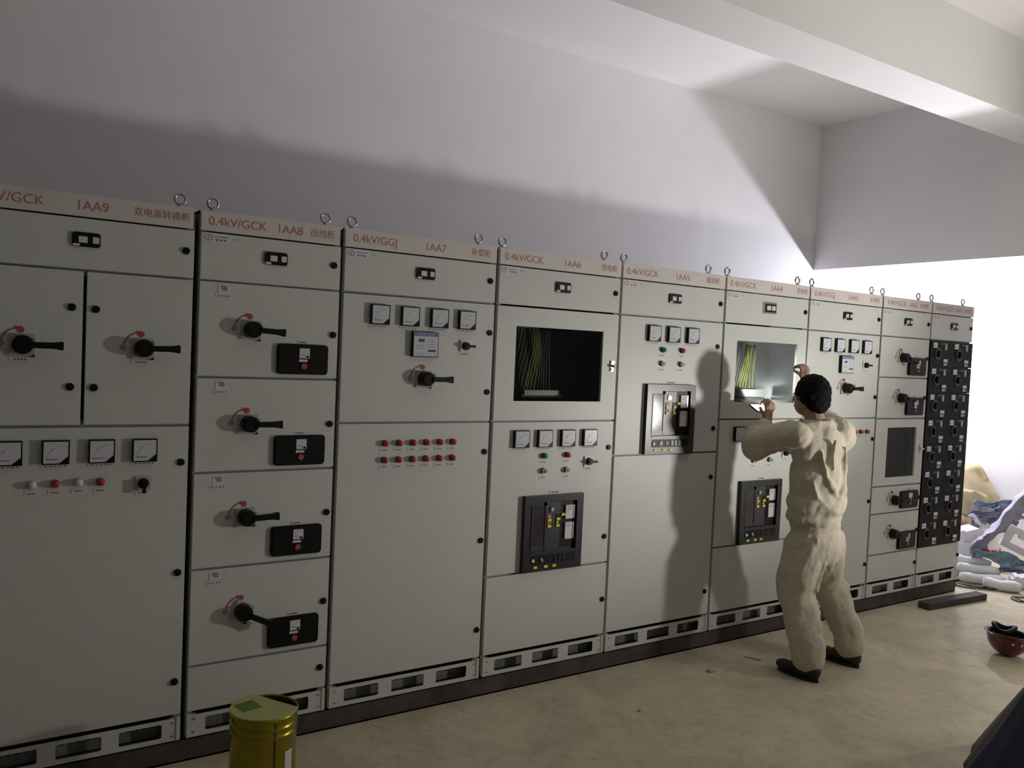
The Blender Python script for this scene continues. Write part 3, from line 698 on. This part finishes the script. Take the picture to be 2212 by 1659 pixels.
# left hand gripping the phone: palm, four curled fingers, thumb
def V(b, d): return (b[0]+d[0], b[1]+d[1], b[2]+d[2])
pl = (3.262, -.225, 1.475)
capsule(a, W(wrL), W(pl), .029, .030); capsule(a, W((3.245, -.225, 1.463)), W((3.292, -.222, 1.497)), .024, .024, flat=((0, 1, 0), .6))
for i in range(4):
    b = V(pl, (.034-.021*i+.004, -.012+.002*i, .030+.004*(1.5-abs(i-1.5)))); L = (.030, .036, .034, .027)[i]
    finger(a, [b, V(b, (-.002, .004, L)), V(b, (-.006, .026, L+.014)), V(b, (-.010, .040, L-.006))], .0098)
finger(a, [V(pl, (-.022, .0, -.012)), V(pl, (-.046, .006, .008)), V(pl, (-.056, .012, .032))], .0115)
body_hand = None
# right hand above the head, palm to the door
pr = (3.588, -.225, 1.722)
capsule(a, W(wrR), W(pr), .029, .030); capsule(a, W((3.572, -.222, 1.715)), W((3.606, -.222, 1.735)), .027, .027, flat=((0, 0, 1), .7))
for i in range(4):
    b = V(pr, (.034-.022*i, 0, .022)); L = (.024, .030, .028, .022)[i]
    finger(a, [b, V(b, (.0, .016, L)), V(b, (-.002, .044, L+.002)), V(b, (-.003, .058, L-.016))], .0096)
finger(a, [V(pr, (-.026, .0, -.012)), V(pr, (-.045, .018, .004)), V(pr, (-.050, .040, .016))], .0115)
body = fuse(a, 'body', man, .0045, 3)
# hair cap
a = MB(); H = 'hair'
ell(a, W((hd[0]+.004, hd[1]-.016, hd[2]+.022)), (.094, .106, .106), H); ell(a, W((hd[0]+.006, hd[1]-.050, hd[2]-.025)), (.083, .066, .084), H)
ell(a, W((hd[0]+.055, hd[1]-.01, hd[2]+.0)), (.044, .075, .075), H); ell(a, W((hd[0]-.056, hd[1]-.03, hd[2]+.0)), (.040, .055, .065), H)
fuse(a, 'hair', man, .006, 4, folds=((.03, .012, (1, 1, .5, 0, 0, 0)),))
# jacket
a = MB(); K = 'cloth'; TX = 3.335
ell(a, W((TX+.005, -.535, 1.29)), (.200, .128, .165), K); ell(a, W((TX, -.54, 1.12)), (.182, .140, .24), K)
ell(a, W((TX, -.545, .985)), (.190, .148, .12), K); ell(a, W((TX, -.538, .905)), (.172, .130, .09), K)
capsule(a, W((3.17, -.52, 1.36)), W((3.53, -.50, 1.37)), .072, .074, K); capsule(a, W((3.25, -.53, 1.405)), W((3.45, -.505, 1.415)), .054, .060, K)
capsule(a, W(shL), W(elL), .086, .080, K); capsule(a, W(elL), W((3.20, -.26, 1.40)), .080, .050, K)
capsule(a, W((3.09, -.40, 1.33)), W((3.05, -.32, 1.27)), .075, .072, K)
capsule(a, W(shR), W(elR), .094, .074, K); ell(a, W((3.54, -.52, 1.37)), (.10, .10, .10), K); capsule(a, W((3.38, -.50, 1.425)), W((3.56, -.48, 1.42)), .050, .060, K); capsule(a, W(elR), W((3.61, -.25, 1.60)), .070, .052, K)
for k in range(14):      # collar
    t0 = 2*PI*k/14; t1 = 2*PI*(k+1)/14
    capsule(a, W((3.332+.080*math.cos(t0), -.510+.080*math.sin(t0), 1.448-.012*math.sin(t0))), W((3.332+.080*math.cos(t1), -.510+.080*math.sin(t1), 1.448-.012*math.sin(t1))), .022, .022, K, 8)
def back(x, z, ry=.140):   # a point on the rounded back, just at the surface
    u = (x-TX)/.19; return W((x, -.54-ry*math.sqrt(max(0, 1-u*u)), z))
def fold(pts, r):
    for i in range(len(pts)-1): capsule(a, back(*pts[i]), back(*pts[i+1]), .72*r*math.sin(PI*(i+.35)/(len(pts)-.3))+.003, .72*r*math.sin(PI*(i+1.35)/(len(pts)+.7))+.003, K, 10)
# drapes from the shoulders to the small of the back, and swags where the blouson bags over the waist
fold([(3.22, 1.30), (3.235, 1.22), (3.26, 1.14), (3.31, 1.07), (3.37, 1.02)], .017)
fold([(3.42, 1.33), (3.43, 1.24), (3.425, 1.15), (3.40, 1.08), (3.36, 1.03)], .016)
fold([(3.47, 1.22), (3.475, 1.13), (3.45, 1.05), (3.41, .99)], .016)
fold([(3.19, 1.12), (3.21, 1.04), (3.26, .985), (3.33, .955), (3.40, .95)], .019)
fold([(3.30, 1.36), (3.29, 1.28), (3.30, 1.20)], .012)
fold([(3.36, .955), (3.42, .97), (3.47, 1.01), (3.49, 1.07)], .016)
for k, t in enumerate((.15, .40, .66, .88)):      # sleeve rings bunched along the left forearm
    e = Vector(elL).lerp(Vector((3.20, -.26, 1.40)), t); d = (Vector((3.20, -.26, 1.40))-Vector(elL)).normalized(); s1 = d.orthogonal().normalized(); s2 = d.cross(s1); rr_ = .074-.028*t
    for q in range(8):
        t0 = .5*k+q*.5; t1 = t0+.5
        capsule(a, W(tuple(e+s1*rr_*math.cos(t0)+s2*rr_*math.sin(t0)+d*.010*math.sin(q))), W(tuple(e+s1*rr_*math.cos(t1)+s2*rr_*math.sin(t1)+d*.010*math.sin(q+1))), .019, .019, K, 8)
jk = fuse(a, 'jacket', man, .008, 6, folds=((.14, .046, (1, 1, 2.4, .3, .6, 0)), (.055, .017, (1, 1, 2.4, .2, .7, .2))))
# trousers
a = MB(); TX2 = 3.352
ell(a, W((TX2, -.535, .86)), (.172, .130, .12), K); ell(a, W((TX2, -.545, .74)), (.188, .142, .15), K)
for hp, kn, an in (((3.262, -.54, .74), knL, anL), ((3.445, -.535, .74), knR, anR)):
    capsule(a, W(hp), W(kn), .120, .100, K, 20); capsule(a, W(kn), W((an[0], an[1]+.015, an[2]+.11)), .100, .088, K, 20)
    capsule(a, W((an[0], an[1]+.015, an[2]+.11)), W((an[0], an[1]+.005, an[2]+.045)), .090, .090, K, 20)
    random.seed(int(kn[0]*100))
    for k in range(6):      # slanting creases stacked above the hem
        z = an[2]+.06+k*.060; f_ = (z-an[2])/.4; cx = an[0]+(kn[0]-an[0])*f_; cy = an[1]+.01+(kn[1]-an[1])*f_; ph = PI+random.uniform(-.2, 2.2); sl = random.choice((-.09, .09, .13))
        for s in range(7):
            t0 = ph+s*.33; t1 = t0+.33; rr_ = .086+.006*f_; w0 = .012*math.sin(PI*(s+.4)/7.5)+.002; w1 = .012*math.sin(PI*(s+1.4)/8.5)+.002
            capsule(a, W((cx+rr_*math.cos(t0), cy+rr_*math.sin(t0), z+sl*s/7)), W((cx+rr_*math.cos(t1), cy+rr_*math.sin(t1), z+sl*(s+1)/7)), w0, w1, K, 8)
# long drapes from seat to knee
for p0, p1, r in (((3.33, -.675, .80), (3.27, -.645, .50), .020), ((3.40, -.675, .78), (3.36, -.655, .60), .018), ((3.46, -.645, .80), (3.52, -.605, .55), .016), ((3.23, -.655, .84), (3.22, -.64, .55), .014)):
    capsule(a, W(p0), W((p1[0], p1[1]+.012, p1[2])), r*.35, r*.6, K, 10)
fuse(a, 'trousers', man, .008, 5, folds=((.15, .044, (1, 1, 2.8, .15, .3, 0)), (.055, .017, (1, 1, 1.5, .6, .3, 0))))
# shoes
for an, s in ((anL, -.10), (anR, -.08)):
    bx_, by_ = an[0], an[1]-.045; hd_ = math.atan2(-s, 1)
    a = MB()
    def Q(t, h, sd=0): x_, y_ = sd, t*.25; return W((bx_+x_*math.cos(hd_)-y_*math.sin(hd_), by_+x_*math.sin(hd_)+y_*math.cos(hd_), h))
    ell(a, Q(.03, .058), (.040, .042, .046), 'shoe'); ell(a, Q(.36, .048), (.041, .080, .040), 'shoe'); ell(a, Q(.72, .038), (.046, .066, .032), 'shoe'); ell(a, Q(.14, .072), (.042, .050, .042), 'shoe')
    sh = fuse(a, 'shoe', man, .006, 4)
    a = MB(); P = []
    for i in range(28):
        t = 2*PI*i/28; P.append(Q(.41+.51*math.sin(t), 0, (.042+.006*math.sin(t))*math.cos(t)))
    vs = [(p[0], p[1], z) for z in (.001, .020) for p in P]; n = 28
    a.add(vs, [tuple(range(n))[::-1], tuple(range(n, 2*n))]+[(i, (i+1) % n, n+(i+1) % n, n+i) for i in range(n)], 'sole'); a.build('sole', sh)

# phone held in the left hand, screen lit, its lamp shining at the window
ph = empty('mobile_phone', (3.252, -.172, 1.502), 'glowing mobile phone held in the person\'s left hand', 'phone', rot=(0, math.radians(32), math.radians(-82)))
a = MB(); a.rr(0, 0, .070, .145, .009, -.004, .004, 'black', Matrix.Rotation(-PI/2, 4, 'X')); a.build('phone_body', ph)
a = MB(); a.rr(0, 0, .064, .132, .005, -.0002, .0006, 'screen', Matrix.Translation((0, 0, .0045)) @ Matrix.Rotation(-PI/2, 4, 'X')); a.build('phone_screen', ph)
sp = bpy.data.lights.new('phone_torch', 'SPOT'); sp.energy = 20; sp.color = (.95, .95, 1); sp.spot_size = math.radians(62); sp.spot_blend = .35; sp.shadow_soft_size = .004
so = bpy.data.objects.new('phone_torch', sp); C.objects.link(so); so.location = (3.36, -.095, 1.545)
so.rotation_euler = (Vector((3.80, .26, 1.74))-Vector((3.36, -.095, 1.545))).to_track_quat('-Z', 'Y').to_euler()

# ------------------------------------------------------------------ helmet, floor bits
hm = empty('safety_helmet', (4.745, -.975, 0), 'dark red safety helmet lying upside down on the floor at right edge', 'helmet', rot=(math.radians(3), math.radians(2), .4))
a = MB(); a.lathe([(0, .004), (.035, .006), (.065, .018), (.092, .042), (.110, .072), (.120, .105), (.124, .130), (.137, .137), (.139, .141), (.121, .139), (.116, .11), (.106, .076), (.088, .048), (.06, .024), (0, .012)], 'helmet', 44)
# peak
vs = []
for i in range(13):
    t = math.radians(180-38+76*i/12); e = .05*math.cos((i-6)/6*PI/2)
    for rr_, z in ((.124, .130), (.138+e, .146+e*.3), (.138+e, .151+e*.3), (.122, .139)): vs.append((rr_*math.cos(t), rr_*math.sin(t), z))
a.add(vs, [(i*4+k, i*4+(k+1) % 4, (i+1)*4+(k+1) % 4, (i+1)*4+k) for i in range(12) for k in range(4)], 'helmet', True); a.build('shell', hm)
a = MB(); a.lathe([(.112, .135), (.106, .105), (.102, .110), (.106, .14), (.112, .148), (.112, .135)], 'matblack', 36)
for k in range(4):
    t = k*PI/4+.3; a.tube([(.104*math.cos(t+s_*PI) if False else .104*math.cos(t)*(1-2*j/8), .104*math.sin(t)*(1-2*j/8), .04+.075*(abs(1-2*j/8))**2) for j in range(9)], .008, 'matblack', 6)
a.build('suspension_liner', hm)
a = MB()
a.tube([(.07*math.cos(t*.35)+.02, .06*math.sin(t*.35)+.03, .150+.028*math.sin(t*.35)**2) for t in range(18)], .014, 'matblack', 8, closed=True); a.build('chin_strap', hm)
a = MB()
for k in range(6):
    t = math.radians(195+k*24); c_ = Vector((.1225*math.cos(t), .1225*math.sin(t), .105)); nrm = Vector((math.cos(t), math.sin(t), -.22)).normalized(); sx = Vector((-math.sin(t), math.cos(t), 0)); sz = nrm.cross(sx)
    P = [tuple(c_+nrm*.003+(sx*math.cos(PI/2+i*PI/5)+sz*math.sin(PI/2+i*PI/5))*(.011 if i % 2 == 0 else .0048)) for i in range(10)]
    a.add(P, [tuple(range(10))], 'sticker')
a.build('star_stickers', hm)

def rock(name, loc, s, mt, label, cat, seed, rot=(0, 0, 0)):
    random.seed(seed); a = MB(); ell(a, (0, 0, 0), s, mt, n=8, k=6)
    a.v = [(x*random.uniform(.75, 1.2), y*random.uniform(.75, 1.2), z*random.uniform(.8, 1.1)) for x, y, z in a.v]; a.sm = [False]*len(a.sm)
    return tag(a.build(name, None, loc, rot), label, cat)
rock('plaster_chip', (2.62, -1.72, .007), (.016, .011, .009), 'grit', 'small pale plaster chip lying alone on the floor, lower right', 'rubble', 2)
rock('dirt_clod', (2.80, -.31, .010), (.030, .022, .014), 'floor', 'flat dirt clod on the floor left of the person\'s feet', 'rubble', 4)
rock('dirt_clod', (2.07, -.52, .006), (.014, .010, .008), 'floor', 'tiny dirt clod on open floor in front of cabinet 1AA6', 'rubble', 6)
a = MB(); a.tube([(3.20, -.33, .006), (3.16, -.29, .012), (3.125, -.27, .02)], .003, 'timber', 6); tag(a.build('twig'), 'thin dark stick on the floor behind the left shoe', 'stick')

# short dark timber and plank at the end of the row
a = MB(); a.box(-.42, .30, -.045, .045, 0, .05, 'timber'); tag(a.build('timber_beam', None, (5.62, -.19, 0), (0, 0, math.radians(-4))), 'dark timber length on the floor at the right end of the row', 'timber')

# ------------------------------------------------------------------ rubbish heap right of the row
def sheet(name, loc, rot, w_, h, mt, label, cat, bend=.04, seed=1, th=.006, taper=0, group=None, nx=10, nz=8, crump=.01):
    random.seed(seed); a = MB(); A = []; B = []
    ph_ = random.uniform(0, 6)
    for i in range(nx+1):
        for j in range(nz+1):
            u, v = i/nx-.5, j/nz
            x = u*w_*(1-taper*v); z = v*h; y = bend*math.sin(u*5+ph_)*(.4+v)+crump*math.sin(u*17+v*9+ph_)+random.uniform(-1, 1)*crump*.3
            A.append((x, y, z)); B.append((x, y+th, z))
    n = len(A); q = nz+1; fs = []
    for i in range(nx):
        for j in range(nz):
            k = i*q+j; fs += [(k, k+1, k+q+1, k+q), (n+k, n+k+q, n+k+q+1, n+k+1)]
    for i in range(nx): k = i*q; fs += [(k, k+q, n+k+q, n+k)]; k = i*q+nz; fs += [(k, n+k, n+k+q, k+q)]
    for j in range(nz): fs += [(j, n+j, n+j+1, j+1)]; k = nx*q+j; fs += [(k, k+1, n+k+1, n+k)]
    a.add(A+B, fs, mt, True)
    return tag(a.build(name, None, loc, rot), label, cat, group)
def foamblock(loc, rot, s, label, seed, kind='block', name='foam_block'):
    random.seed(seed); a = MB()
    if kind == 'tube':
        a.tube([(-s[0]/2+s[0]*t/6, .008*math.sin(t+seed), .006*math.cos(t*1.3)) for t in range(7)], [s[1]*.86, s[1], s[1], s[1]*.96, s[1], s[1], s[1]*.85], 'foam', 12)
    elif kind == 'frame':
        W_, H_, t, w_ = s[0], s[1], s[2], s[3]
        for q in ((-W_/2, W_/2, H_/2-w_, H_/2), (-W_/2, W_/2, -H_/2, -H_/2+w_), (-W_/2, -W_/2+w_, -H_/2+w_, H_/2-w_), (W_/2-w_, W_/2, -H_/2+w_, H_/2-w_)): a.box(q[0], q[1], -t/2, t/2, q[2], q[3], 'foam')
        a.box(-.03, .04, -t/2-.01, t/2, H_/2-w_-.025, H_/2-w_+.004, 'foam')
    else:
        a.rr(0, 0, s[0], s[2], .018, -s[1]/2, s[1]/2, 'foam'); a.box(-s[0]*.3, -s[0]*.1, -s[1]*.55, s[1]*.55, s[2]*.3, s[2]*.7, 'foam')
    return tag(a.build(name, None, loc, rot), label, 'packing foam')
R = math.radians
sheet('cardboard_sheet', (7.55, .86, .43), (R(-12), R(-8), R(-58)), .75, .42, 'cardboard', 'large pale cardboard sheet leaning on the bright end wall', 'cardboard', .05, 3, .008, .45)
sheet('cardboard_sheet', (7.02, .58, .43), (R(-25), R(10), R(-50)), .5, .26, 'cardboard', 'small pale cardboard flap lying above the round brown roll', 'cardboard', .04, 5, .008, .2)
a = MB()      # opened carton behind
mm = Matrix.Translation((0, 0, 0)); a.box(-.3, .3, -.2, .2, 0, .01, 'kraft'); a.box(-.3, -.29, -.2, .2, 0, .42, 'kraft'); a.box(.29, .3, -.2, .2, 0, .42, 'kraft'); a.box(-.3, .3, -.2, -.19, 0, .42, 'kraft'); a.box(-.3, .3, .19, .2, 0, .42, 'kraft')
a.box(-.3, .3, -.34, -.2, .40, .408, 'kraft'); tag(a.build('carton', None, (7.30, 1.15, 0), (0, 0, R(-50))), 'brown open carton under the leaning cardboard sheet', 'cardboard box')
a = MB(); a.lathe([(0, -.11), (.10, -.11), (.115, -.08), (.12, 0), (.115, .08), (.10, .11), (0, .11)], 'kraft', 28); tag(a.build('paper_roll', None, (6.98, .58, .30), (R(62), R(14), R(20))), 'round brown paper roll beside the foam pile', 'paper roll')
a = MB(); a.lathe([(0, -.13), (.085, -.13), (.09, .13), (0, .13)], 'kraft', 24); tag(a.build('paper_roll', None, (6.74, .66, .09), (R(90), 0, R(35))), 'brown paper roll lying lowest behind the white foam', 'paper roll')
foamblock((6.66, .36, .336), (R(5), R(-12), R(-25)), (.26, .14, .09), 'angular white foam block topmost beside the black drawers', 1)
foamblock((6.60, .34, .212), (R(-4), R(4), R(-30)), (.28, .16, .12), 'white foam block directly under the topmost one', 2)
foamblock((6.56, .34, .072), (0, 0, R(-28)), (.32, .18, .13), 'bulky white foam block at the bottom of the pile', 3)
foamblock((6.46, .17, .160), (0, R(8), R(-32)), (.34, .034), 'upper white foam tube sloping down to the right', 4, 'tube', 'foam_tube')
foamblock((6.44, .09, .105), (0, R(6), R(-30)), (.36, .038), 'middle white foam tube lying across the pile', 5, 'tube', 'foam_tube')
foamblock((6.38, .02, .046), (0, R(3), R(-34)), (.36, .042), 'lower white foam tube at the front of the pile', 6, 'tube', 'foam_tube')
foamblock((6.33, -.16, .046), (0, R(2), R(-58)), (.26, .046), 'thick white foam tube lying alone nearest the timber', 7, 'tube', 'foam_tube')
foamblock((6.56, -.20, .070), (R(10), R(-14), R(-50)), (.16, .08, .08), 'white foam lump under the printed sack', 8)
foamblock((6.86, -.035, .335), (R(6), R(24), R(-48)), (.26, .20, .05, .055), 'square white foam frame leaning on the sack at right edge', 9, 'frame', 'square_packing_foam')
# sack: crumpled bands of woven plastic
def band(name, parent, path, wd, mt, seed, n=26, m=8, th=.008, crump=.012, hang=(0, 0, -1)):
    random.seed(seed); P = [Vector(p) for p in path]; H = Vector(hang).normalized(); p1, p2 = random.uniform(0, 6), random.uniform(0, 6)
    A = []; B = []
    for i in range(n+1):
        t = i/n*(len(P)-1); k = min(int(t), len(P)-2); c = P[k].lerp(P[k+1], t-k); tg = (P[k+1]-P[k]).normalized(); nr = tg.cross(H).normalized()
        w_ = wd*(.8+.35*math.sin(i*.33+p1))
        for j in range(m+1):
            v = j/m-.5; d = .55*wd*(.25-v*v)*2+crump*math.sin(i*.8+j*1.3+p2)+crump*.6*math.sin(i*1.9-j+p1)+random.uniform(-.3, .3)*crump
            q = c+H*w_*v+nr*d; A.append(q); B.append(q-nr*th)
    N = len(A); q_ = m+1; fs = []
    for i in range(n):
        for j in range(m):
            k = i*q_+j; fs += [(k, k+1, k+q_+1, k+q_), (N+k, N+k+q_, N+k+q_+1, N+k+1)]
        k = i*q_; fs += [(k, k+q_, N+k+q_, N+k)]; k += m; fs += [(k, N+k, N+k+q_, k+q_)]
    for j in range(m): fs += [(j, N+j, N+j+1, j+1)]; k = n*q_+j; fs += [(k, k+1, N+k+1, N+k)]
    a = MB(); a.add([tuple(x) for x in A+B], fs, mt, True); return a.build(name, parent)
sk = empty('woven_sack', (6.75, 0, 0), 'pale blue and grey woven sack, mouth gaping around the square white foam', 'sack')
O = Vector((6.75, 0, 0))
def rel(*p): return [tuple(Vector(q)-O) for q in p]
band('upper_flap', sk, rel((6.44, .12, .245), (6.60, .11, .33), (6.80, .09, .47), (7.10, .05, .68), (7.3, .0, .78)), .20, 'lilac', 3, hang=(.3, .2, -1))
band('lower_flap', sk, rel((6.44, .11, .245), (6.60, .0, .205), (6.75, -.07, .165), (6.98, -.16, .12)), .13, 'paleblue', 5, hang=(0, -.2, -1))
band('red_lining', sk, rel((6.50, .14, .235), (6.62, .12, .225), (6.78, .10, .22)), .07, 'dullred', 6, hang=(0, .8, -1))
band('printed_base', sk, rel((6.56, -.03, .135), (6.70, -.11, .10), (6.95, -.21, .05)), .07, 'sack', 7, hang=(0, -.1, -1))
sk2 = empty('woven_sack', (7.27, .30, 0), 'crumpled red, white and pale blue printed sack beside the brown roll', 'sack')
O = Vector((7.27, .30, 0))
band('blue_fold', sk2, rel((6.98, .42, .56), (7.15, .36, .56), (7.35, .28, .55), (7.5, .2, .56)), .11, 'paleblue', 11, hang=(0, 0, -1))
band('printed_side', sk2, rel((6.96, .41, .44), (7.12, .35, .46), (7.30, .27, .44), (7.48, .2, .5)), .24, 'sack', 12, crump=.022, hang=(0, .1, -1))
band('torn_strip', sk2, rel((6.92, .43, .48), (6.98, .36, .38), (7.04, .28, .28)), .05, 'foam', 13, hang=(1, 0, 0))
# cables on the floor
def coil(loc, R0, turns, seed, label, sq=.5):
    random.seed(seed); pts = []; N = turns*20
    for i in range(N+1):
        t = 2*PI*i/20; rr_ = R0*(1+.18*math.sin(t*.37+seed)+.05*math.sin(t*1.7)); pts.append((rr_*math.cos(t)+.012*math.sin(i*.2), rr_*sq*math.sin(t)+.02*math.sin(i*.11), .008+.010*(i/N)+.004*math.sin(i*.9)))
    a = MB(); a.tube(pts, .005, 'cable', 6); return tag(a.build('cable_coil', None, loc, (0, 0, R(-40))), label, 'cable')
coil((6.28, .02, 0), .24, 4, 2, 'loose black cable loops on the floor beside the row end')
coil((6.22, -.44, 0), .13, 2, 7, 'small black cable loop on the floor at right edge', .6)

# dark blue tarpaulin bundle over a crate, lower right corner near the viewer
tb = empty('tarpaulin_bundle', (3.25, -2.10, 0), 'heap of olive canvas with dark blue tarpaulin at lower right corner', 'tarpaulin')
def heap_r(t, z):      # draped heap: radius at angle t and height z, with hanging folds
    h = z/.82; base = .44*(1-h)**.95+.09*math.sqrt(max(0, 1-h*h))
    return base*(1+.035*math.sin(5*t+1)+.018*math.sin(13*t+.5+3*h))
a = MB(); n = 72; L_ = 18; vs = []
for j in range(L_+1):
    z = .82*j/L_
    vs += [(heap_r(2*PI*k/n, z)*math.cos(2*PI*k/n), heap_r(2*PI*k/n, z)*math.sin(2*PI*k/n), z+.001) for k in range(n)]
a.add(vs, [(j*n+k, j*n+(k+1) % n, (j+1)*n+(k+1) % n, (j+1)*n+k) for j in range(L_) for k in range(n)]+[tuple(range(n))[::-1], tuple(L_*n+k for k in range(n))], 'olive', True)
a.build('canvas_cover', tb)
a = MB(); A = []; B = []; nu, nv = 30, 14
for j in range(nv+1):
    h = j/nv; z = .004+.43*h
    for i in range(nu+1):
        t = math.radians(131+6*h+(150*(1-h)+3)*i/nu); e = .012+.010*math.sin(9*t+4*h)+.006*math.sin(22*t)
        r_ = heap_r(t, z)
        A.append(((r_+e+.006)*math.cos(t), (r_+e+.006)*math.sin(t), z+.004)); B.append(((r_+.002)*math.cos(t), (r_+.002)*math.sin(t), z+.004))
N = len(A); q = nu+1; fs = []
for j in range(nv):
    for i in range(nu): k = j*q+i; fs += [(k, k+1, k+q+1, k+q), (N+k, N+k+q, N+k+q+1, N+k+1)]
    k = j*q; fs += [(k, k+q, N+k+q, N+k)]; k += nu; fs += [(k, N+k, N+k+q, k+q)]
for i in range(nu): fs += [(i, N+i, N+i+1, i+1)]; k = nv*q+i; fs += [(k, k+1, N+k+1, N+k)]
a.add(A+B, fs, 'tarp', True); a.build('blue_sheet', tb)
